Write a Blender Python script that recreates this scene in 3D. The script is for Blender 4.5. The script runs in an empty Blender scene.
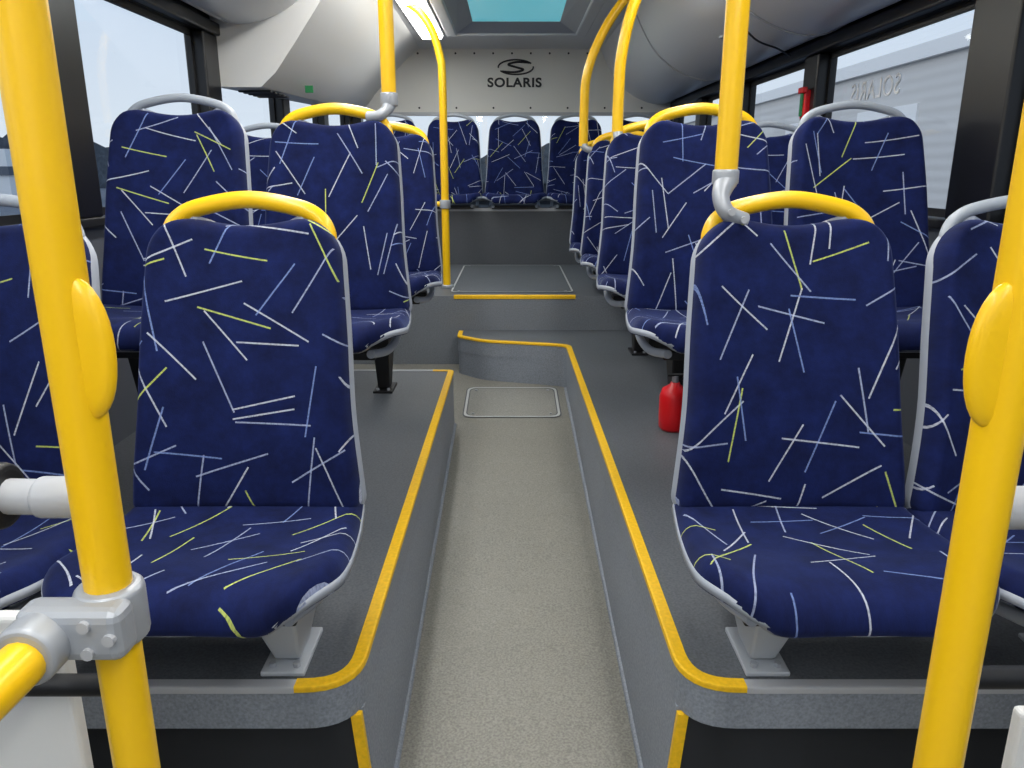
import bpy, bmesh, math
from mathutils import Vector
scene = bpy.context.scene
scene.view_settings.view_transform = 'Standard'
ZOFF = 1.6
pi = math.pi
# ---------------------------------------------------------------- materials
def s2l(c):
    return tuple(((x/255)/12.92 if x/255 <= .04045 else ((x/255+.055)/1.055)**2.4) for x in c)
def mat(name, rgb, rough=.5, metal=0, noise=None, bump=0, emis=0, coat=0):
    m = bpy.data.materials.new(name); m.use_nodes = True
    nt = m.node_tree; b = nt.nodes['Principled BSDF']
    c = s2l(rgb)+(1,)
    b.inputs['Base Color'].default_value = c
    b.inputs['Roughness'].default_value = rough
    b.inputs['Metallic'].default_value = metal
    b.inputs['Coat Weight'].default_value = coat
    if emis:
        b.inputs['Emission Color'].default_value = c
        b.inputs['Emission Strength'].default_value = emis
    if noise:
        scale, amt = noise
        tc = nt.nodes.new('ShaderNodeTexCoord')
        n = nt.nodes.new('ShaderNodeTexNoise'); n.inputs['Scale'].default_value = scale
        n.inputs['Detail'].default_value = 3
        nt.links.new(tc.outputs['Object'], n.inputs['Vector'])
        n2 = nt.nodes.new('ShaderNodeTexNoise'); n2.inputs['Scale'].default_value = 3.0
        n2.inputs['Detail'].default_value = 5
        nt.links.new(tc.outputs['Object'], n2.inputs['Vector'])
        av = nt.nodes.new('ShaderNodeMath'); av.operation = 'MULTIPLY_ADD'
        nt.links.new(n2.outputs['Fac'], av.inputs[0]); av.inputs[1].default_value = .25
        nt.links.new(n.outputs['Fac'], av.inputs[2])
        r = nt.nodes.new('ShaderNodeMapRange')
        r.inputs['From Min'].default_value = .42; r.inputs['From Max'].default_value = .83
        r.inputs['To Min'].default_value = 1-amt; r.inputs['To Max'].default_value = 1+amt
        nt.links.new(av.outputs[0], r.inputs['Value'])
        mx = nt.nodes.new('ShaderNodeVectorMath'); mx.operation = 'SCALE'
        mx.inputs[0].default_value = c[:3]
        nt.links.new(r.outputs[0], mx.inputs['Scale'])
        nt.links.new(mx.outputs[0], b.inputs['Base Color'])
        if bump:
            bp = nt.nodes.new('ShaderNodeBump'); bp.inputs['Strength'].default_value = bump
            bp.inputs['Distance'].default_value = .002
            nt.links.new(n.outputs['Fac'], bp.inputs['Height'])
            nt.links.new(bp.outputs[0], b.inputs['Normal'])
    return m

def fabric_mat():
    m = bpy.data.materials.new('navy_plush_fabric'); m.use_nodes = True
    nt = m.node_tree; N = nt.nodes; L = nt.links
    b = N['Principled BSDF']
    b.inputs['Roughness'].default_value = .85
    b.inputs['Sheen Weight'].default_value = .16
    b.inputs['Sheen Roughness'].default_value = .4
    b.inputs['Sheen Tint'].default_value = (.45, .55, 1, 1)
    b.inputs['Specular IOR Level'].default_value = .15
    uv = N.new('ShaderNodeUVMap'); uv.uv_map = 'UVMap'
    oi = N.new('ShaderNodeObjectInfo')
    off = N.new('ShaderNodeVectorMath'); off.operation = 'SCALE'
    off.inputs[0].default_value = (9.3, 7.1, 0); L.new(oi.outputs['Random'], off.inputs['Scale'])
    add = N.new('ShaderNodeVectorMath'); add.operation = 'ADD'
    L.new(uv.outputs[0], add.inputs[0]); L.new(off.outputs[0], add.inputs[1])
    no = N.new('ShaderNodeTexNoise'); no.inputs['Scale'].default_value = 14; no.inputs['Detail'].default_value = 8
    no.inputs['Roughness'].default_value = .7
    L.new(add.outputs[0], no.inputs['Vector'])
    nr = N.new('ShaderNodeMapRange'); nr.inputs['From Min'].default_value = .30; nr.inputs['From Max'].default_value = .80
    L.new(no.outputs['Fac'], nr.inputs['Value'])
    base = N.new('ShaderNodeMix'); base.data_type = 'RGBA'
    base.inputs[6].default_value = s2l((11, 17, 50))+(1,)
    base.inputs[7].default_value = s2l((24, 37, 92))+(1,)
    L.new(nr.outputs[0], base.inputs[0])
    cur = base.outputs[2]
    sn = N.new('ShaderNodeTexNoise'); sn.inputs['Scale'].default_value = 260; L.new(add.outputs[0], sn.inputs['Vector'])
    sr = N.new('ShaderNodeMapRange'); sr.inputs['From Min'].default_value = .3; sr.inputs['From Max'].default_value = .55
    sr.inputs['To Min'].default_value = .40; sr.inputs['To Max'].default_value = .80
    L.new(sn.outputs['Fac'], sr.inputs['Value'])
    for i, (cell, half, hw) in enumerate([(.175, .43, .0092), (.190, .40, .0085), (.165, .39, .0096), (.185, .34, .0088)]):
        mp = N.new('ShaderNodeMapping')
        mp.inputs['Location'].default_value = (3.17*i+.3, 5.71*i+.9, 0)
        mp.inputs['Rotation'].default_value = (0, 0, .5*i)
        mp.inputs['Scale'].default_value = (1/cell, 1/cell, 1)
        L.new(add.outputs[0], mp.inputs[0])
        v = N.new('ShaderNodeTexVoronoi'); v.voronoi_dimensions = '2D'
        v.inputs['Scale'].default_value = 1; v.inputs['Randomness'].default_value = .5
        L.new(mp.outputs[0], v.inputs['Vector'])
        sub = N.new('ShaderNodeVectorMath'); sub.operation = 'SUBTRACT'
        L.new(mp.outputs[0], sub.inputs[0]); L.new(v.outputs['Position'], sub.inputs[1])
        sc = N.new('ShaderNodeSeparateColor'); L.new(v.outputs['Color'], sc.inputs[0])
        an = N.new('ShaderNodeMath'); an.operation = 'MULTIPLY'; an.inputs[1].default_value = 6.28
        L.new(sc.outputs[0], an.inputs[0])
        vr = N.new('ShaderNodeVectorRotate'); vr.rotation_type = 'Z_AXIS'
        L.new(sub.outputs[0], vr.inputs['Vector']); L.new(an.outputs[0], vr.inputs['Angle'])
        sx = N.new('ShaderNodeSeparateXYZ'); L.new(vr.outputs[0], sx.inputs[0])
        def lt(sock, lim):
            a = N.new('ShaderNodeMath'); a.operation = 'ABSOLUTE'; L.new(sock, a.inputs[0])
            c = N.new('ShaderNodeMath'); c.operation = 'LESS_THAN'; L.new(a.outputs[0], c.inputs[0]); c.inputs[1].default_value = lim
            return c.outputs[0]
        mu = N.new('ShaderNodeMath'); mu.operation = 'MULTIPLY'
        L.new(lt(sx.outputs[0], half), mu.inputs[0]); L.new(lt(sx.outputs[1], hw), mu.inputs[1])
        m9 = N.new('ShaderNodeMath'); m9.operation = 'MULTIPLY'
        L.new(mu.outputs[0], m9.inputs[0]); L.new(sr.outputs[0], m9.inputs[1])
        cr = N.new('ShaderNodeValToRGB'); cr.color_ramp.interpolation = 'CONSTANT'
        e = cr.color_ramp.elements
        e[0].position = 0; e[0].color = s2l((198, 210, 105))+(1,)
        e[1].position = .13; e[1].color = s2l((125, 146, 200))+(1,)
        x = e.new(.32); x.color = s2l((198, 203, 216))+(1,)
        x = e.new(.72); x.color = s2l((165, 175, 205))+(1,)
        L.new(sc.outputs[1], cr.inputs[0])
        mx = N.new('ShaderNodeMix'); mx.data_type = 'RGBA'
        L.new(m9.outputs[0], mx.inputs[0]); L.new(cur, mx.inputs[6]); L.new(cr.outputs[0], mx.inputs[7])
        cur = mx.outputs[2]
    L.new(cur, b.inputs['Base Color'])
    fn = N.new('ShaderNodeTexNoise'); fn.inputs['Scale'].default_value = 420
    L.new(uv.outputs[0], fn.inputs['Vector'])
    bp = N.new('ShaderNodeBump'); bp.inputs['Strength'].default_value = .35; bp.inputs['Distance'].default_value = .001
    L.new(fn.outputs['Fac'], bp.inputs['Height']); L.new(bp.outputs[0], b.inputs['Normal'])
    return m

M = dict(
 fabric=fabric_mat(),
 shell=mat('seat_shell_grey', (160, 166, 177), .5),
 hgrey=mat('grey_handle_plastic', (160, 167, 176), .38),
 yellow=mat('yellow_powder_coat', (250, 198, 8), .36, coat=.2),
 ystrip=mat('yellow_edge_strip', (242, 190, 14), .55, noise=(120, .10)),
 metal=mat('cast_aluminium', (168, 172, 178), .42, metal=.3),
 leg=mat('seat_leg_grey', (185, 190, 196), .4, metal=.1),
 black=mat('black_rubber', (18, 18, 20), .5),
 bframe=mat('black_window_frame', (14, 14, 16), .35),
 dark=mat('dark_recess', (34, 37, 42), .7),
 aisle=mat('aisle_vinyl', (126, 124, 116), .42, noise=(190, .30), bump=.15),
 pod=mat('podium_vinyl', (87, 91, 96), .5, noise=(190, .26), bump=.15),
 side=mat('podium_side_vinyl', (132, 138, 147), .5, noise=(190, .22)),
 riser=mat('riser_grey', (122, 127, 134), .5, noise=(170, .18)),
 driser=mat('bench_riser_dark', (78, 81, 86), .55, noise=(160, .1)),
 hatch=mat('floor_hatch_vinyl', (130, 129, 123), .45, noise=(190, .30)),
 hatchf=mat('hatch_rim_alu', (195, 197, 196), .4, metal=.2),
 wall=mat('wall_lining_grey', (92, 96, 104), .6),
 white=mat('white_panel', (222, 222, 220), .4),
 ceil=mat('ceiling_panel', (220, 222, 224), .3),
 rearp=mat('rear_panel', (224, 222, 215), .4),
 text=mat('logo_black', (30, 30, 34), .5),
 red=mat('red_paint', (215, 15, 25), .35),
 strip=mat('lamp_diffuser', (255, 253, 246), .5, emis=12),
 hglass_glow=mat('roof_hatch_glass_glow', (95, 180, 195), .15, emis=.7),  # glow put into the glass stands in for sky light coming through
 gtrim=mat('grey_trim', (178, 180, 184), .4, metal=.1),
 asphalt=mat('asphalt', (96, 100, 108), .9, noise=(6, .12)),
 tree=mat('tree_dark', (84, 90, 96), .9, noise=(1.5, .3)),
 bld=mat('building_wall', (205, 203, 200), .6),
 bldt=mat('building_trim', (236, 236, 235), .6),
 bldw=mat('building_window', (90, 98, 108), .2),
 sticker=mat('green_sticker', (30, 120, 70), .5),
)
def glass():
    m = bpy.data.materials.new('window_glass'); m.use_nodes = True
    nt = m.node_tree; nt.nodes.clear()
    o = nt.nodes.new('ShaderNodeOutputMaterial'); t = nt.nodes.new('ShaderNodeBsdfTransparent')
    t.inputs[0].default_value = (.92, .94, .95, 1)
    g = nt.nodes.new('ShaderNodeBsdfGlossy'); g.inputs['Roughness'].default_value = .03
    mx = nt.nodes.new('ShaderNodeMixShader'); mx.inputs[0].default_value = .06
    nt.links.new(t.outputs[0], mx.inputs[1]); nt.links.new(g.outputs[0], mx.inputs[2]); nt.links.new(mx.outputs[0], o.inputs[0])
    return m
M['glass'] = glass()
nt = M['bld'].node_tree
tc = nt.nodes.new('ShaderNodeTexCoord'); w = nt.nodes.new('ShaderNodeTexWave'); w.bands_direction = 'Z'
w.inputs['Scale'].default_value = 1.2
bp = nt.nodes.new('ShaderNodeBump'); bp.inputs['Strength'].default_value = .25; bp.inputs['Distance'].default_value = .03
nt.links.new(tc.outputs['Object'], w.inputs['Vector']); nt.links.new(w.outputs['Fac'], bp.inputs['Height'])
nt.links.new(bp.outputs[0], nt.nodes['Principled BSDF'].inputs['Normal'])

# ---------------------------------------------------------------- helpers
def link(ob, parent=None):
    scene.collection.objects.link(ob)
    if parent: ob.parent = parent
    return ob
def empty(name, loc=(0, 0, 0)):
    e = bpy.data.objects.new(name, None); e.empty_display_size = .1; e.location = loc
    return link(e)
def mesh_ob(name, verts, faces, mats, parent=None, fm=None, smooth=False):
    me = bpy.data.meshes.new(name); me.from_pydata([tuple(v) for v in verts], [], faces)
    if not isinstance(mats, (list, tuple)): mats = [mats]
    for m in mats: me.materials.append(m)
    for i, p in enumerate(me.polygons):
        if fm: p.material_index = fm[i]
        p.use_smooth = smooth
    me.update()
    bm = bmesh.new(); bm.from_mesh(me); bmesh.ops.recalc_face_normals(bm, faces=bm.faces); bm.to_mesh(me); bm.free()
    return link(bpy.data.objects.new(name, me), parent)
def box(name, lo, hi, m, parent=None, bev=0):
    x0, y0, z0 = lo; x1, y1, z1 = hi
    v = [(x0,y0,z0),(x1,y0,z0),(x1,y1,z0),(x0,y1,z0),(x0,y0,z1),(x1,y0,z1),(x1,y1,z1),(x0,y1,z1)]
    f = [(0,3,2,1),(4,5,6,7),(0,1,5,4),(1,2,6,5),(2,3,7,6),(3,0,4,7)]
    ob = mesh_ob(name, v, f, m, parent)
    if bev:
        md = ob.modifiers.new('bevel', 'BEVEL'); md.width = bev; md.segments = 3
    return ob
def prism(name, poly, z0, z1, mats, parent=None, fmfun=None, low=None):
    n = len(poly); lw = low or (lambda x, y: (x, y))
    v = [(*lw(x, y), z0) for x, y in poly]+[(x, y, z1) for x, y in poly]
    f = [tuple(range(n))[::-1], tuple(range(n, 2*n))]+[(i, (i+1) % n, n+(i+1) % n, n+i) for i in range(n)]
    if not isinstance(mats, (list, tuple)): mats = [mats]
    fm = [0, 0]+[0]*n
    if fmfun:
        fm = [0, 0]+[fmfun(poly[i], poly[(i+1) % n]) for i in range(n)]
    return mesh_ob(name, v, f, mats, parent, fm)
def catmull(P, n=8):
    P = [Vector(p) for p in P]; out = []
    for i in range(len(P)-1):
        p0 = P[max(i-1, 0)]; p1 = P[i]; p2 = P[i+1]; p3 = P[min(i+2, len(P)-1)]
        for k in range(n):
            t = k/n
            out.append(.5*((2*p1)+(p2-p0)*t+(2*p0-5*p1+4*p2-p3)*t*t+(3*p1-p0-3*p2+p3)*t**3))
    out.append(P[-1]); return out
def tube(name, pts, r, m, parent=None, smooth=True, radii=None, n=8):
    pp = catmull(pts, n) if smooth else [Vector(p) for p in pts]
    cu = bpy.data.curves.new(name, 'CURVE'); cu.dimensions = '3D'
    cu.bevel_depth = r; cu.bevel_resolution = 6; cu.use_fill_caps = True
    sp = cu.splines.new('POLY'); sp.points.add(len(pp)-1)
    for i, p in enumerate(pp):
        sp.points[i].co = (*p, 1)
        if radii:
            t = i/(len(pp)-1)*(len(radii)-1); k = min(int(t), len(radii)-2)
            sp.points[i].radius = radii[k]*(1-(t-k))+radii[k+1]*(t-k)
    sp.use_smooth = True
    cu.materials.append(m)
    return link(bpy.data.objects.new(name, cu), parent)
def fillet(pts, radii, seg=8, closed=True):
    out = []; n = len(pts)
    for i in range(n):
        p = Vector(pts[i]); r = radii[i]
        if r == 0 or (not closed and i in (0, n-1)): out.append(tuple(p)); continue
        a = Vector(pts[i-1]); b = Vector(pts[(i+1) % n])
        p0 = p+(a-p).normalized()*r; p1 = p+(b-p).normalized()*r
        for k in range(seg+1):
            t = k/seg
            out.append(tuple((1-t)**2*p0+2*t*(1-t)*p+t*t*p1))
    return out
def edge_strip(name, path, z, inward, width, drop, proud, m, parent=None):
    P = [Vector(p) for p in path]; n = len(P); V = []; F = []
    for i, p in enumerate(P):
        t = (P[min(i+1, n-1)]-P[max(i-1, 0)]).normalized(); nr = Vector((-t.y, t.x))*inward
        o = p-nr*proud; q = p+nr*width
        prof = [(q, z), (q, z+.003), (p+nr*.002, z+.0035), (o+nr*.0008, z+.0025), (o, z), (o, z-drop), (p+nr*.001, z-drop)]
        V += [(a.x, a.y, zz) for a, zz in prof]
    k = 7
    for i in range(n-1):
        for j in range(k):
            F.append((i*k+j, i*k+(j+1) % k, (i+1)*k+(j+1) % k, (i+1)*k+j))
    F += [tuple(range(k)), tuple(range((n-1)*k, n*k))]
    return mesh_ob(name, V, F, m, parent)
def cyl(name, c, r, h, m, parent=None, axis='Z', bev=0, seg=28):
    v = []; f = []
    for s in (-.5, .5):
        for i in range(seg):
            a = 2*pi*i/seg; p = (r*math.cos(a), r*math.sin(a), s*h)
            if axis == 'X': p = (p[2], p[0], p[1])
            if axis == 'Y': p = (p[0], p[2], p[1])
            v.append((p[0]+c[0], p[1]+c[1], p[2]+c[2]))
    f = [tuple(range(seg)), tuple(range(seg, 2*seg))]+[(i, (i+1) % seg, seg+(i+1) % seg, seg+i) for i in range(seg)]
    ob = mesh_ob(name, v, f, m, parent)
    if seg > 12:
        for p in ob.data.polygons:
            if len(p.vertices) == 4: p.use_smooth = True
    if bev:
        md = ob.modifiers.new('bevel', 'BEVEL'); md.width = bev; md.segments = 3; md.limit_method = 'ANGLE'
    elif seg > 12:
        md = ob.modifiers.new('es', 'EDGE_SPLIT')
    return ob

# ---------------------------------------------------------------- seat meshes
def interp(tab, s):
    for i in range(len(tab)-1):
        a, b = tab[i], tab[i+1]
        if s <= b[0]:
            t = (s-a[0])/(b[0]-a[0]); t = max(0, t)
            return a[1]*(1-t)+b[1]*t
    return tab[-1][1]
def pad_mesh(name, pts, wtab, rb, re_, t, bol, sign, m, grow=0, back=0, uvo=0, edge=.03, wrapk=.022, gend=None, dip=0):
    pp = catmull([(0, y, z) for y, z in pts], 24)
    wt = [(p.x, p.y) for p in catmull([(a, b, 0) for a, b in wtab], 6)]
    S = [0]
    for i in range(1, len(pp)): S.append(S[-1]+(pp[i]-pp[i-1]).length)
    Lt = S[-1]
    def at(s):
        s = min(max(s, 0), Lt)
        for i in range(1, len(S)):
            if s <= S[i]:
                k = (s-S[i-1])/(S[i]-S[i-1]); return pp[i-1].lerp(pp[i], k), (pp[i]-pp[i-1]).normalized()
        return pp[-1], (pp[-1]-pp[-2]).normalized()
    n, mm = 44, 32
    V = []; F = []; UV = []
    for i in range(n+1):
        s = Lt*(1-math.cos(pi*i/n))/2
        p, tg = at(s); nr = Vector((0, -tg.z, tg.y))*sign
        hw = interp(wt, s/Lt)+grow
        for r, d in ((rb, s), (re_, Lt-s)):
            if d < r: hw -= r-math.sqrt(max(0, r*r-(r-d)**2))
        if grow or gend:
            g2 = grow if (gend is None or s < Lt/2) else gend
            p = p+tg*((s/Lt-.5)*2*g2)
        for j in range(mm+1):
            u = math.sin(pi/2*(2*j/mm-1))
            ds = hw*(1-abs(u)); de = min(s, Lt-s)
            e = lambda d: math.sqrt(max(0, 1-(1-min(d/edge, 1))**2))
            hgt = t*e(ds)*e(de)+bol*(abs(u)**3)*e(ds)*e(de)
            wrap = wrapk*abs(u)**2.5
            q = p+nr*(hgt-back+wrap)-tg*(dip*math.cos(u*pi/2)**2*max(0, s/Lt-.75)*4)
            V.append((u*hw, q.y, q.z)); UV.append((u*hw, s+uvo))
    for i in range(n):
        for j in range(mm):
            a = i*(mm+1)+j; F.append((a, a+1, a+mm+2, a+mm+1))
    me = bpy.data.meshes.new(name); me.from_pydata(V, [], F); me.materials.append(m)
    ul = me.uv_layers.new(name='UVMap')
    for lp in me.loops: ul.data[lp.index].uv = UV[lp.vertex_index]
    for p in me.polygons: p.use_smooth = True
    return me
BP = [(.0, .210), (.008, .30), (.036, .44), (.082, .61), (.133, .780)]
BW = [(0, .232), (.12, .225), (.35, .211), (.6, .204), (.8, .196), (1, .187)]
CP = [(.03, .192), (-.10, .178), (-.22, .182), (-.32, .196), (-.372, .198), (-.400, .187), (-.408, .174)]
CW = [(0, .226), (.3, .240), (.7, .250), (1, .240)]
back_pad = pad_mesh('backrest_pad', BP, BW, .03, .080, .045, .010, 1, M['fabric'], edge=.026, dip=.010)
back_shell = pad_mesh('backrest_shell', BP, BW, .03, .08, .0, .0, 1, M['shell'], grow=.0005, back=-.002, gend=-.012, dip=.010)
cush_pad = pad_mesh('cushion_pad', CP, CW, .03, .12, .044, .008, -1, M['fabric'], uvo=1.3, edge=.035, wrapk=.012)
cush_shell = pad_mesh('cushion_shell', CP, CW, .03, .12, 0, 0, -1, M['shell'], grow=.001, back=-.002, wrapk=.012)

def seat(x, y, zb, leg=None, inner=0, handle='grey', legm='leg'):
    s = empty('passenger_seat', (x, y, zb))
    link(bpy.data.objects.new('backrest', back_pad), s)
    o = link(bpy.data.objects.new('backrest_shell', back_shell), s)
    md = o.modifiers.new('sol', 'SOLIDIFY'); md.thickness = .020; md.offset = -1
    md = o.modifiers.new('bev', 'BEVEL'); md.width = .005; md.segments = 2; md.limit_method = 'ANGLE'
    link(bpy.data.objects.new('cushion', cush_pad), s)
    o = link(bpy.data.objects.new('cushion_shell', cush_shell), s)
    md = o.modifiers.new('sol', 'SOLIDIFY'); md.thickness = .016; md.offset = -1
    hm = M['yellow'] if handle == 'yellow' else M['hgrey']
    P = [(-.158, .112, .733), (-.160, .116, .756), (-.143, .122, .786), (-.10, .125, .808), (0, .126, .824),
         (.10, .125, .808), (.143, .122, .786), (.160, .116, .756), (.158, .112, .733)]
    tube('top_handle', P, .0175 if handle == 'yellow' else .0125, hm, s)
    box('seat_frame', (-.17, -.33, .138), (.17, -.28, .163), M['black'], s, .004)
    box('seat_frame', (-.17, -.10, .120), (.17, -.04, .150), M['black'], s, .004)
    for sg in (-1, 1):
        tube('side_arm', [(sg*.16, -.34, .158), (sg*.19, -.2, .142), (sg*.185, .02, .160), (sg*.17, .05, .3)], .012, M['shell'], s)
    if leg is not None:
        d = leg-zb; dx = inner
        V = [(dx-.042, -.31, .15), (dx+.042, -.31, .15), (dx+.042, -.06, .14), (dx-.042, -.06, .14),
             (dx-.024, -.240, d+.012), (dx+.024, -.240, d+.012), (dx+.024, -.17, d+.012), (dx-.024, -.17, d+.012)]
        F = [(0,1,2,3), (4,5,6,7), (0,1,5,4), (1,2,6,5), (2,3,7,6), (3,0,4,7)]
        o = mesh_ob('pedestal_leg', V, F, M[legm], s); md = o.modifiers.new('b', 'BEVEL'); md.width = .006; md.segments = 2
        box('foot_plate', (dx-.040, -.275, d), (dx+.040, -.13, d+.010), M[legm], s, .003)
        for bx in (-.022, .022):
            cyl('bolt', (dx+bx, -.257, d+.014), .007, .008, M['metal'], s, seg=6)
    return s

POD = -.88; PLAT = -.684
seat(-.534, 1.47, POD, POD, .12, 'yellow'); seat(-1.03, 1.45, POD, POD)
seat(.562, 1.47, POD, POD, -.10, 'yellow'); seat(1.03, 1.45, POD, POD)
seat(-.545, 2.38, -.64, POD, -.10, 'yellow', 'black'); seat(-.985, 2.30, -.615, POD, 0, 'grey', 'black')
seat(.585, 2.38, -.64, POD, .05, 'yellow', 'black'); seat(1.045, 2.36, -.63, POD, 0, 'grey', 'black')
seat(-.53, 3.30, -.64, POD, 0, 'yellow', 'black'); seat(-1.03, 3.30, -.64, POD, 0, 'grey', 'black')
seat(.582, 3.20, -.64, POD, .08, 'yellow', 'black'); seat(1.05, 3.20, -.64, POD, 0, 'grey', 'black')
seat(.582, 3.97, -.64, POD, .05, 'yellow', 'black'); seat(1.05, 3.97, -.64, POD, 0, 'grey', 'black')
seat(.582, 4.74, -.65, PLAT, .05, 'yellow', 'black'); seat(1.05, 4.74, -.65, PLAT, 0, 'grey', 'black')
seat(-1.03, 4.9, -.65, PLAT, 0, 'grey', 'black')
for x in (-.93, -.455, .02, .495, .97): seat(x, 6.15, -.41)

# ---------------------------------------------------------------- floor and podiums
W = 1.32
def fz(y): return -1.252+.058*(max(y, 1.0)-1.39)
fv = [(-W, -2.5, fz(0)), (W, -2.5, fz(0)), (W, 1, fz(1)), (-W, 1, fz(1)), (W, 4.34, fz(4.34)), (-W, 4.34, fz(4.34))]
mesh_ob('floor', fv, [(0, 1, 2, 3), (3, 2, 4, 5)], M['aisle'])
def low(x, y):
    if abs(x) < .32 and y < 3.95 and y > 1.2:
        k = (3.95-y)/2.75*.026
        return (x+k if x < 0 else x-k, y)
    return (x, y)
lp = empty('seat_podium')
Lpoly = fillet([(-W, 1.165), (-.275, 1.165), (-.268, 3.41), (-W, 3.41)], [0, .10, .02, 0])
o = prism('podium_floor', Lpoly, -.965, POD, [M['side'], M['pod']], lp)
o.data.polygons[1].material_index = 1
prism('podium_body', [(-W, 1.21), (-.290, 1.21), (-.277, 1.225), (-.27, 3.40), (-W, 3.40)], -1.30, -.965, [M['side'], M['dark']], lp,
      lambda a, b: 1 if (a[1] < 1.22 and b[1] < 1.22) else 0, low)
path = fillet([(-.385, 1.165), (-.275, 1.165), (-.268, 3.41), (-.36, 3.41)], [0, .10, .03, 0], closed=False)
NW, ND = .023, .008
edge_strip('yellow_nosing', path, POD, 1, NW, ND, .003, M['ystrip'], lp)
edge_strip('grey_nosing', [(-W, 1.165), (-.385, 1.165)], POD, 1, .02, .010, .003, M['gtrim'], lp)
edge_strip('grey_nosing', [(-.36, 3.41), (-W, 3.41)], POD, 1, .02, .010, .003, M['gtrim'], lp)
def corner_strip(parent, xa, xb, dxb):
    y0, y1 = 1.203, 1.216; z0, z1 = fz(1.2), -.967
    V = [(xa+dxb, y0, z0), (xb+dxb, y0, z0), (xb+dxb, y1, z0), (xa+dxb, y1, z0), (xa, y0, z1), (xb, y0, z1), (xb, y1, z1), (xa, y1, z1)]
    mesh_ob('yellow_corner_strip', V, [(0,3,2,1),(4,5,6,7),(0,1,5,4),(1,2,6,5),(2,3,7,6),(3,0,4,7)], M['ystrip'], parent)
corner_strip(lp, -.298, -.278, .024)
rp = empty('seat_podium')
Rpts = [(W, 1.165), (.305, 1.165), (.285, 3.93), (-.16, 4.04), (-.30, 4.16), (-.30, 4.33), (W, 4.33)]
Rr = [0, .10, .05, .06, .03, 0, 0]
Rpoly = fillet(Rpts, Rr)
o = prism('podium_floor', Rpoly, -.965, POD, [M['side'], M['pod']], rp)
o.data.polygons[1].material_index = 1
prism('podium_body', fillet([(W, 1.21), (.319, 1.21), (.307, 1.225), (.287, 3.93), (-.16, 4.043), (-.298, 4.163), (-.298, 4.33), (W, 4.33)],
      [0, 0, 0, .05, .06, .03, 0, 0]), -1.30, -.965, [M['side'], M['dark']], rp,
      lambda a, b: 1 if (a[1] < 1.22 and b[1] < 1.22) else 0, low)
path = fillet([(.415, 1.165)]+Rpts[1:5]+[(-.30, 4.30)], [0]+Rr[1:5]+[0], closed=False)
edge_strip('yellow_nosing', path, POD, -1, NW, ND, .003, M['ystrip'], rp)
edge_strip('grey_nosing', [(W, 1.165), (.415, 1.165)], POD, -1, .02, .010, .003, M['gtrim'], rp)
corner_strip(rp, .306, .326, -.024)
for nm, pts in (('a', [(-.254, 1.25), (-.266, 3.39)]), ('b', [(.284, 1.25), (.283, 3.9)])):
    (xa, ya), (xb, yb) = pts
    tube('cove_strip', [(xa, ya, fz(ya)), (xb, yb, fz(yb))], .009, M['side'], lp if nm == 'a' else rp, smooth=False)
pf = empty('rear_platform')
o = prism('platform_step', [(-W, 4.33), (W, 4.33), (W, 5.9), (-W, 5.9)], -1.18, PLAT, [M['riser'], M['pod']], pf)
o.data.polygons[1].material_index = 1
edge_strip('yellow_nosing', [(-.33, 4.33), (.36, 4.33)], PLAT, 1, .03, .016, .004, M['ystrip'], pf)
box('bench_base', (-W, 5.86, -1.1), (W, 6.6, -.27), M['driser'], pf)
edge_strip('bench_trim', [(-W, 5.86), (W, 5.86)], -.27, 1, .02, .02, .004, M['gtrim'], pf)

def hatch(name, x0, x1, y0, y1, zf, m):
    h = empty(name)
    def ringpts(o_): return fillet([(x0+o_, y0+o_), (x1-o_, y0+o_), (x1-o_, y1-o_), (x0+o_, y1-o_)], [.05]*4)
    R_ = [ringpts(-.006), ringpts(0), ringpts(.011), ringpts(.016)]
    n = len(R_[0])
    def ring(nm, a, b, h1, mm_):
        V = [(x, y, zf(y)+h1) for x, y in R_[a]]+[(x, y, zf(y)+h1) for x, y in R_[b]]
        mesh_ob(nm, V, [(i, (i+1) % n, n+(i+1) % n, n+i) for i in range(n)], mm_, h)
    ring('seam', 0, 1, .0025, M['driser']); ring('rim', 1, 2, .004, M['hatchf']); ring('seam', 2, 3, .003, M['driser'])
    mesh_ob('lid', [(x, y, zf(y)+.0025) for x, y in R_[3]], [tuple(range(n))], m, h)
    for sx in (x0+.045, x1-.045):
        for sy in (y0+.045, y1-.045): cyl('screw', (sx, sy, zf(sy)+.004), .007, .004, M['metal'], h, seg=10)
hatch('floor_hatch', -.232, .232, 3.48, 3.91, fz, M['hatch'])
hatch('floor_hatch', -.36, .36, 4.46, 5.78, lambda y: PLAT, M['pod'])

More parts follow.
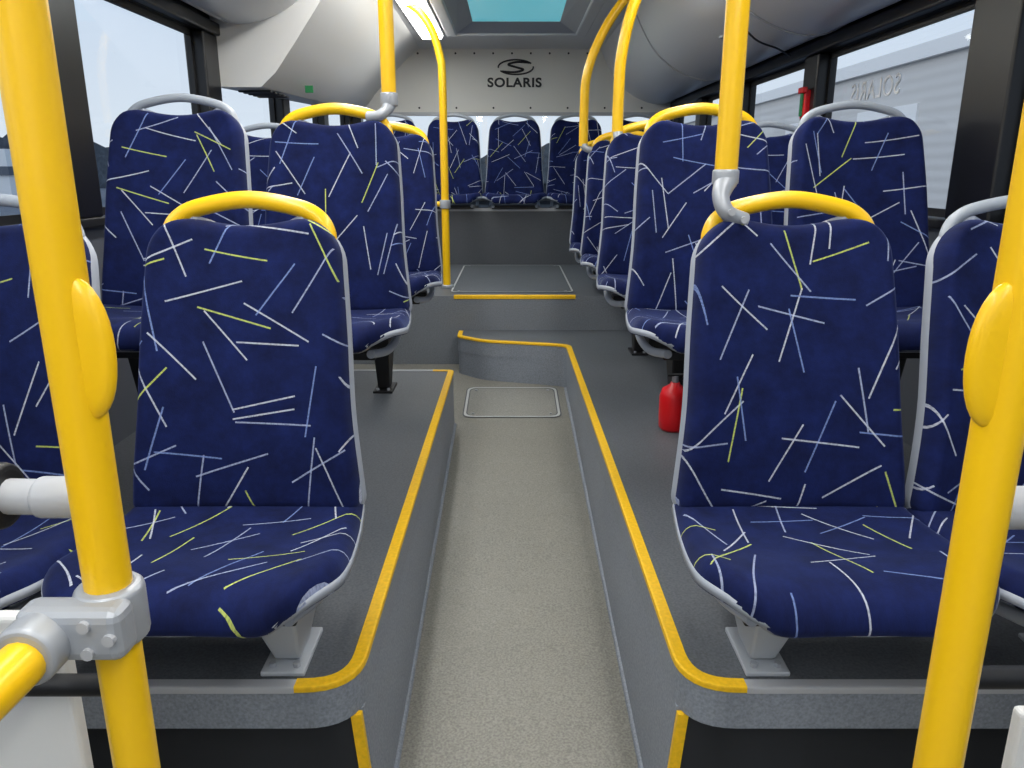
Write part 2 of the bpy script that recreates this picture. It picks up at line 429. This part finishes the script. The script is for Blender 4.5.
# ---------------------------------------------------------------- walls and windows
WB = -.14
def side_wall(sgn, name, top, panes):
    w = empty(name)
    xi, xo = sgn*W, sgn*(W+.06)
    lo, hi = min(xi, xo), max(xi, xo)
    box('lower_lining', (lo, -2.5, -1.35), (hi, 6.66, WB), M['wall'], w)
    box('sill_trim', (min(xi, xi-sgn*.03), -2.5, WB-.03), (max(xi, xi-sgn*.03), 6.6, WB), M['black'], w, .006)
    box('upper_lining', (lo, -2.5, top), (hi, 6.66, 1.05), M['bframe'], w)
    ys = [-2.5]+[v for p in panes for v in p]+[6.66]
    for i in range(0, len(ys), 2):
        if ys[i+1]-ys[i] > .001:
            box('pillar', (min(xo, xi-sgn*.025), ys[i], WB), (max(xo, xi-sgn*.025), ys[i+1], top), M['bframe'], w, .008)
    box('header_rail', (min(xi, xi-sgn*.04), -2.5, top), (max(xi, xi-sgn*.04), 6.6, top+.05), M['bframe'], w, .006)
    tube('roller_rail', [(xi-sgn*.07, -2.4, top+.07), (xi-sgn*.07, 6.5, top+.07)], .018, M['gtrim'], w, smooth=False)
    return w
panL = [(-2.3, -1.2), (-1.05, .35), (.5, 2.25), (2.50, 3.5), (3.66, 4.62), (4.76, 5.6), (5.74, 6.5)]
panR = [(-2.3, -1.2), (-1.05, .35), (.5, 2.14), (2.36, 3.5), (3.66, 4.62), (4.76, 5.6), (5.74, 6.5)]
side_wall(-1, 'wall_left', .57, panL)
side_wall(1, 'wall_right', .48, panR)
k = 1
for sgn, top, panes in ((-1, .57, panL), (1, .48, panR)):
    for a, b in panes:
        x = sgn*(W+.035)
        win = empty('window_%d' % k); k += 1
        mesh_ob('glass', [(x, a, WB), (x, b, WB), (x, b, top), (x, a, top)], [(0, 1, 2, 3)], M['glass'], win)
        xg = x-sgn*.012
        for (p, q) in (((a, WB), (b, WB+.025)), ((a, top-.025), (b, top)), ((a, WB), (a+.02, top)), ((b-.02, WB), (b, top))):
            box('rubber_seal', (min(x, xg), p[0], p[1]), (max(x, xg), q[0], q[1]), M['black'], win)
rw = empty('wall_rear')
box('lower_lining', (-W, 6.6, -1.1), (W, 6.66, -.1), M['wall'], rw)
box('upper_panel', (-W, 6.6, .45), (W, 6.66, 1.1), M['rearp'], rw)
for x in (-1.30, 1.22): box('post', (x, 6.56, -.1), (x+.08, 6.66, .47), M['bframe'], rw)
box('header', (-W, 6.57, .43), (W, 6.62, .455), M['gtrim'], rw)
for i in range(15):
    cyl('rivet', (-1.05+i*.15, 6.596, .90), .008, .008, M['bframe'], rw, 'Y', seg=10)
    if i % 2 == 0: cyl('rivet', (-1.05+i*.15, 6.596, .49), .008, .008, M['bframe'], rw, 'Y', seg=10)
mesh_ob('window_rear', [(-1.25, 6.63, -.1), (1.25, 6.63, -.1), (1.25, 6.63, .45), (-1.25, 6.63, .45)], [(0, 1, 2, 3)], M['glass'])

def text(name, body, size, loc, rot, m, parent, sx=1, bold=.0):
    cu = bpy.data.curves.new(name, 'FONT'); cu.body = body; cu.size = size; cu.align_x = 'CENTER'
    cu.extrude = .002; cu.offset = bold; cu.space_character = 1.1
    cu.materials.append(m)
    o = bpy.data.objects.new(name, cu); o.location = loc; o.rotation_euler = rot; o.scale = (sx, 1, 1)
    return link(o, parent)
lg = empty('logo_sign')
text('lettering', 'SOLARIS', .096, (.02, 6.594, .650), (pi/2, 0, 0), M['text'], lg, 1.12, .003)
def ell(cx, cz, a, b, t0, t1, n=16): return [(cx+a*math.cos(t0+(t1-t0)*i/n), 6.592, cz+b*math.sin(t0+(t1-t0)*i/n)) for i in range(n+1)]
tube('emblem_ring', ell(.03, .797, .140, .055, .5, pi+.1), .006, M['text'], lg, smooth=False)
tube('emblem_ring', ell(.03, .797, .140, .055, pi+.5, 2*pi+.1), .006, M['text'], lg, smooth=False)
tube('emblem_s', [(.14, 6.592, .830), (.04, 6.592, .835), (-.03, 6.592, .817), (.03, 6.592, .797), (.09, 6.592, .778), (.02, 6.592, .760), (-.08, 6.592, .765)], .008, M['text'], lg)
dec = empty('window_lettering')
text('lettering', 'SOLARIS', .10, (W+.028, 3.05, .26), (pi/2, 0, pi/2), M['bldt'], dec)

# ceiling
ce = empty('ceiling')
def extr(name, prof, y0, y1, m, caps=True, parent=None, smooth=True, prof2=None):
    n = len(prof); p2 = prof2 or prof
    V = [(x, y0, z) for x, z in prof]+[(x, y1, z) for x, z in p2]
    F = [(i, i+1, n+i+1, n+i) for i in range(n-1)]+[(n-1, 0, n, 2*n-1)]
    if caps: F += [tuple(range(n)), tuple(range(n, 2*n))]
    o = mesh_ob(name, V, F, m, parent, smooth=False)
    if smooth:
        for p in o.data.polygons:
            if len(p.vertices) == 4: p.use_smooth = True
        md = o.modifiers.new('es', 'EDGE_SPLIT'); md.split_angle = math.radians(35)
    return o
CZ = .935
box('centre_panel', (-1.4, -2.5, CZ), (-.47, 6.6, CZ+.05), M['ceil'], ce)
box('centre_panel', (.53, -2.5, CZ), (1.4, 6.6, CZ+.05), M['ceil'], ce)
box('centre_panel', (-.47, -2.5, CZ), (.53, 3.9, CZ+.05), M['ceil'], ce)
box('centre_panel', (-.47, 6.0, CZ), (.53, 6.6, CZ+.05), M['ceil'], ce)
def arc(z_lo, sgn, xin=.70):
    P = catmull([(1.32, 0, z_lo+.06), (1.22, 0, z_lo+.02), (1.10, 0, z_lo+.03), (.96, 0, z_lo+.09), (.85, 0, z_lo+.18), (.77, 0, z_lo+.30), (xin, 0, CZ+.01)], 5)
    return [(sgn*p.x, p.z) for p in P]+[(sgn*1.32, CZ+.01)]
extr('air_duct_right', arc(.50, 1), -2.5, 6.6, M['ceil'], parent=ce)
extr('air_duct_left', arc(.60, -1), -2.5, 3.66, M['ceil'], parent=ce)
pA = [(-1.32, .36), (-1.12, .36), (-1.05, .42), (-.95, .55), (-.72, .86), (-.68, CZ+.01), (-1.32, CZ+.01)]
pB = [(-1.32, .46), (-1.22, .46), (-1.18, .50), (-1.08, .62), (-.84, .86), (-.72, CZ+.01), (-1.32, CZ+.01)]
extr('equipment_cover', pA, 3.66, 6.6, M['white'], parent=ce, prof2=pB)
for i in range(5):
    box('vent_slat', (-1.27, 3.80+.07*i, .352), (-1.12, 3.83+.07*i, .36), M['black'], ce)
tube('ceiling_seam', [(.66, -2.4, CZ-.002), (.66, 6.5, CZ-.002)], .005, M['gtrim'], ce, smooth=False)
for y0 in (1.7, 3.3, 4.9):
    P = arc(.50, 1); idx = [(x, z) for x, z in P[:-1]]
    tube('duct_joint', [(x-.003, y0, z-.003) for x, z in idx], .004, M['gtrim'], ce, smooth=False)
cyl('duct_latch', (.965, 3.8, .588), .022, .012, M['gtrim'], ce, bev=.003)
rh = empty('roof_hatch')
for (a, b) in (((-.47, 3.9), (.53, 4.0)), ((-.47, 5.9), (.53, 6.0)), ((-.47, 4.0), (-.39, 5.9)), ((.45, 4.0), (.53, 5.9))):
    box('frame', (a[0], a[1], CZ-.015), (b[0], b[1], CZ+.06), M['ceil'], rh, .012)
V = [(-.39, 4.0, CZ), (.45, 4.0, CZ), (.45, 5.9, CZ), (-.39, 5.9, CZ), (-.27, 4.2, CZ+.07), (.33, 4.2, CZ+.07), (.33, 5.74, CZ+.05), (-.27, 5.74, CZ+.05)]
mesh_ob('tapered_liner', V, [(0, 1, 5, 4), (1, 2, 6, 5), (2, 3, 7, 6), (3, 0, 4, 7)], M['gtrim'], rh)
mesh_ob('hatch_glass', [(-.27, 4.2, CZ+.07), (.33, 4.2, CZ+.07), (.33, 5.74, CZ+.05), (-.27, 5.74, CZ+.05)], [(0, 1, 2, 3)], M['hglass_glow'], rh)
for x, y0, y1, hw in ((-.565, -2, 5.9, .078), (.60, -2, 3.6, .05)):  # left strip is a cabin lamp; right one is added fill, kept unseen
    l = empty('ceiling_strip_and_fill')
    box('housing', (x-hw-.012, y0, CZ-.02), (x+hw+.012, y1, CZ), M['ceil'], l, .004)
    extr('diffuser', [(x-hw, CZ-.018), (x-hw+.012, CZ-.040), (x+hw-.012, CZ-.040), (x+hw, CZ-.018)], y0+.02, y1-.02, M['strip'], parent=l)
    ld = bpy.data.lights.new('strip_and_fill_lamp', 'AREA'); ld.shape = 'RECTANGLE'; ld.size = .08; ld.size_y = y1-y0-.1
    ld.energy = 18*(y1-y0)/5; ld.color = (.97, .985, 1)
    lo = bpy.data.objects.new('strip_and_fill_lamp', ld); lo.location = (x, (y0+y1)/2, CZ-.05); link(lo, l)

# ---------------------------------------------------------------- poles
R = .0225
def pole(pts, smooth=False, name='grab_pole', n=8):
    e = empty(name); tube('tube', pts, R, M['yellow'], e, smooth=smooth, n=n); return e
def flange(e, x, y, z): cyl('flange', (x, y, z), .042, .02, M['metal'], e, bev=.005)
for sgn, px, py in ((-1, -.405, .69), (1, .443, .665)):
    e = pole([(px, py, -1.26), (px, py, CZ)])
    flange(e, px, py, -1.255)
    n = 32; V = []; F = []
    rings = [(.0, 1.0), (.55, 1.0), (.80, .9), (.95, .6), (1.0, .2), (1.0, -.2), (.95, -.6), (.8, -.9), (.55, -1), (0, -1)]
    for r, t in rings:
        for i in range(n):
            a = 2*pi*i/n
            V.append((.028*r*math.cos(a), -.008*t, math.copysign(abs(math.sin(a))**.95, math.sin(a))*.066*r))
    for j in range(len(rings)-1):
        for i in range(n): F.append((j*n+i, j*n+(i+1) % n, (j+1)*n+(i+1) % n, (j+1)*n+i))
    o = mesh_ob('button_housing', V, F, M['yellow'], e, smooth=True); o.location = (px-sgn*.016, py-.008, -.157)
e = empty('handrail_clamp')
px, py = -.405, .69
cyl('pole_collar', (px, py, -.43), .033, .062, M['metal'], e, bev=.008)
box('clamp_plate', (-.475, .640, -.458), (-.372, .678, -.402), M['metal'], e, .012)
for bx, bz in ((-.405, -.445), (-.405, -.416), (-.383, -.43)):
    cyl('screw', (bx, .640, bz), .006, .008, M['gtrim'], e, 'Y', seg=12)
cyl('tube_collar', (-.452, .645, -.435), .031, .06, M['metal'], e, 'Y', bev=.006)
e = empty('handrail')
tube('tube', [(-.452, .66, -.437), (-.455, .58, -.44), (-.475, .45, -.45), (-.52, .25, -.45), (-.58, 0, -.45), (-.6, -.3, -.45)], R, M['yellow'], e)
for sgn, px, py, xe, zr in ((-1, -.405, .69, -.495, -.54), (1, .443, .665, .560, -.512)):
    e = empty('partition_screen')
    tube('grey_arm', [(px+sgn*.02, py+.02, -.315), (sgn*1.3, py+.06, -.315)], .018, M['gtrim'], e, smooth=False)
    cyl('arm_socket', (px+sgn*.045, py+.022, -.315), .021, .05, M['gtrim'], e, 'X', bev=.006)
    cyl('rubber_ring', (px+sgn*.115, py+.025, -.315), .034, .03, M['black'], e, 'X', bev=.008)
    tube('black_rail', [(px, py+.03, zr), (sgn*1.3, py+.03, zr)], .012, M['black'], e, smooth=False)
    box('white_panel', (min(xe, sgn*1.3), py+.05, -1.2), (max(xe, sgn*1.3), py+.07, -.47 if sgn < 0 else -.575), M['white'], e, .006)
def bracket(e, pts): tube('joint_bracket', pts, .021, M['metal'], e, radii=[1.1, .8, .75, .8])
e = pole([(-.376, 2.50, .19), (-.376, 2.50, CZ)]); cyl('collar', (-.376, 2.50, .21), .027, .04, M['metal'], e, bev=.005)
bracket(e, [(-.376, 2.50, .20), (-.385, 2.48, .175), (-.41, 2.475, .160), (-.44, 2.485, .158)])
e = pole([(.425, 1.585, -.03), (.425, 1.585, CZ)]); cyl('collar', (.425, 1.585, -.012), .026, .03, M['metal'], e, bev=.005)
bracket(e, [(.425, 1.58, -.02), (.412, 1.56, -.050), (.424, 1.55, -.080), (.462, 1.565, -.096)])
for b in ((.427, 1.530, -.078), (.455, 1.540, -.093)): cyl('bolt', b, .007, .01, M['gtrim'], e, 'Y', seg=10)
e = pole([(.43, 3.30, .13), (.43, 3.30, .30), (.437, 3.30, .45), (.475, 3.30, .62), (.55, 3.30, .78), (.68, 3.30, .93)], True)
bracket(e, [(.43, 3.30, .15), (.435, 3.28, .12), (.45, 3.28, .105), (.48, 3.29, .12)])
e = pole([(.36, 4.06, .12), (.36, 4.06, .30), (.367, 4.06, .44), (.41, 4.06, .58), (.50, 4.06, .74), (.66, 4.06, .93)], True)
bracket(e, [(.36, 4.06, .13), (.37, 4.05, .11), (.40, 4.05, .10), (.44, 4.07, .10)])
e = pole([(-.394, 4.65, PLAT), (-.394, 4.65, 0), (-.394, 4.65, .5), (-.405, 4.66, .62), (-.45, 4.68, .76), (-.53, 4.72, .87), (-.64, 4.77, .94)], True)
flange(e, -.394, 4.65, PLAT+.01)
cyl('collar', (-.394, 4.65, -.19), .032, .05, M['metal'], e, bev=.005)
tube('wall_arm', [(-.394, 4.65, -.19), (-.8, 4.75, -.19)], .015, M['yellow'], e, smooth=False)

fe = empty('fire_extinguisher', (.568, 2.58, POD)); fe.scale = (.95, .95, .86)
prof = [(0, 0), (.045, .0), (.052, .012), (.054, .06), (.054, .14), (.046, .17), (.02, .19), (.016, .20), (0, .20)]
V = []; F = []; sg = 24
for r, z in prof:
    for i in range(sg): V.append((r*math.cos(2*pi*i/sg), r*math.sin(2*pi*i/sg), z))
for j in range(len(prof)-1):
    for i in range(sg): F.append((j*sg+i, j*sg+(i+1) % sg, (j+1)*sg+(i+1) % sg, (j+1)*sg+i))
mesh_ob('cylinder_body', V, F, M['red'], fe, smooth=True)
cyl('valve', (0, 0, .212), .013, .03, M['metal'], fe)
box('lever', (-.03, -.01, .225), (.03, .01, .234), M['black'], fe, .002)
tube('hose', [(.01, 0, .215), (.055, -.01, .20), (.068, -.01, .13), (.064, -.01, .06)], .006, M['black'], fe)
eh = empty('emergency_hammer')
box('holder', (1.272, 3.55, .22), (1.30, 3.60, .34), M['red'], eh, .006)
box('hammer_handle', (1.262, 3.565, .23), (1.275, 3.585, .33), M['sticker'], eh, .004)
box('hammer_head', (1.258, 3.545, .325), (1.28, 3.605, .35), M['red'], eh, .004)
tube('loose_cable', [(.74, 3.1, .80), (.85, 3.25, .61), (1.0, 3.45, .53), (1.15, 3.6, .51), (1.26, 3.75, .50)], .004, M['black'])
box('emergency_sticker', (-1.085, 4.3, .395), (-1.045, 4.31, .43), M['sticker'])

# ---------------------------------------------------------------- outside
box('ground', (-150, -80, -1.75), (150, 200, -1.6), M['asphalt'])
bl = empty('warehouse_building')
box('cladding', (10, -15, -1.6), (22, 60, 2.75), M['bld'], bl)
box('roof_fascia', (9.85, -15, 2.6), (22, 60, 2.95), M['bldt'], bl)
for i, y in enumerate(range(-10, 58, 6)):
    box('roller_door', (9.94, y, -1.6), (10.02, y+3.4, 1.6), M['bldt'], bl)
    box('door_window', (9.9, y+.4, .0), (9.95, y+1.4, .5), M['bldw'], bl)
    box('door_window', (9.9, y+1.9, .0), (9.95, y+2.9, .5), M['bldw'], bl)
b2 = empty('distant_building')
box('block', (-30, 38, -1.6), (-24, 46, 1.0), M['bldt'], b2)
box('band', (-30.1, 37.9, -.2), (-23.9, 46.1, .2), M['bldw'], b2)
import random
random.seed(4)
V = []; F = []
n = 220
for i in range(n):
    a = math.radians(20+150*i/n)+pi/12; rr = 85
    h = 1.6+random.random()*1.8+1.2*math.sin(i*.21)
    x, y = rr*math.cos(a), rr*math.sin(a)
    V += [(x, y, -1.7), (x, y, h)]
for i in range(n-1): F.append((2*i, 2*i+2, 2*i+3, 2*i+1))
mesh_ob('tree_line', V, F, M['tree'])
lpst = empty('street_lamp')
tube('post', [(-9.5, 14.5, -1.6), (-9.5, 14.5, 3.5)], .06, M['gtrim'], lpst, smooth=False)
box('lamp_head', (-9.6, 14.2, 3.45), (-9.0, 14.6, 3.6), M['gtrim'], lpst, .03)

# added low, very soft sun lamp from the left, brightens the warehouse wall
sd = bpy.data.lights.new('fill_sun', 'SUN'); sd.energy = 1.0; sd.angle = math.radians(50); sd.color = (1, .97, .93)
so = bpy.data.objects.new('fill_sun', sd); link(so)
so.rotation_euler = Vector((1, .35, -.55)).to_track_quat('-Z', 'Y').to_euler()

# ---------------------------------------------------------------- world
wd = bpy.data.worlds.new('overcast_sky'); scene.world = wd; wd.use_nodes = True
nt = wd.node_tree; bg = nt.nodes['Background']
tc = nt.nodes.new('ShaderNodeTexCoord'); sp = nt.nodes.new('ShaderNodeSeparateXYZ')
cr = nt.nodes.new('ShaderNodeValToRGB')
cr.color_ramp.elements[0].position = .0; cr.color_ramp.elements[0].color = (.70, .77, .85, 1)
cr.color_ramp.elements[1].position = .5; cr.color_ramp.elements[1].color = (.40, .56, .80, 1)
nt.links.new(tc.outputs['Generated'], sp.inputs[0]); nt.links.new(sp.outputs['Z'], cr.inputs[0])
nt.links.new(cr.outputs[0], bg.inputs['Color']); bg.inputs['Strength'].default_value = 1.15

# ---------------------------------------------------------------- camera
cam = bpy.data.cameras.new('camera'); co = bpy.data.objects.new('camera', cam); link(co)
cam.sensor_width = 36; cam.lens = 769/1024*36; cam.clip_start = .02; cam.clip_end = 500
co.location = (0, 0, 0); co.rotation_euler = (math.radians(90-15.5), 0, 0)
scene.camera = co
for ob in list(scene.objects):
    if ob.parent is None: ob.location.z += ZOFF
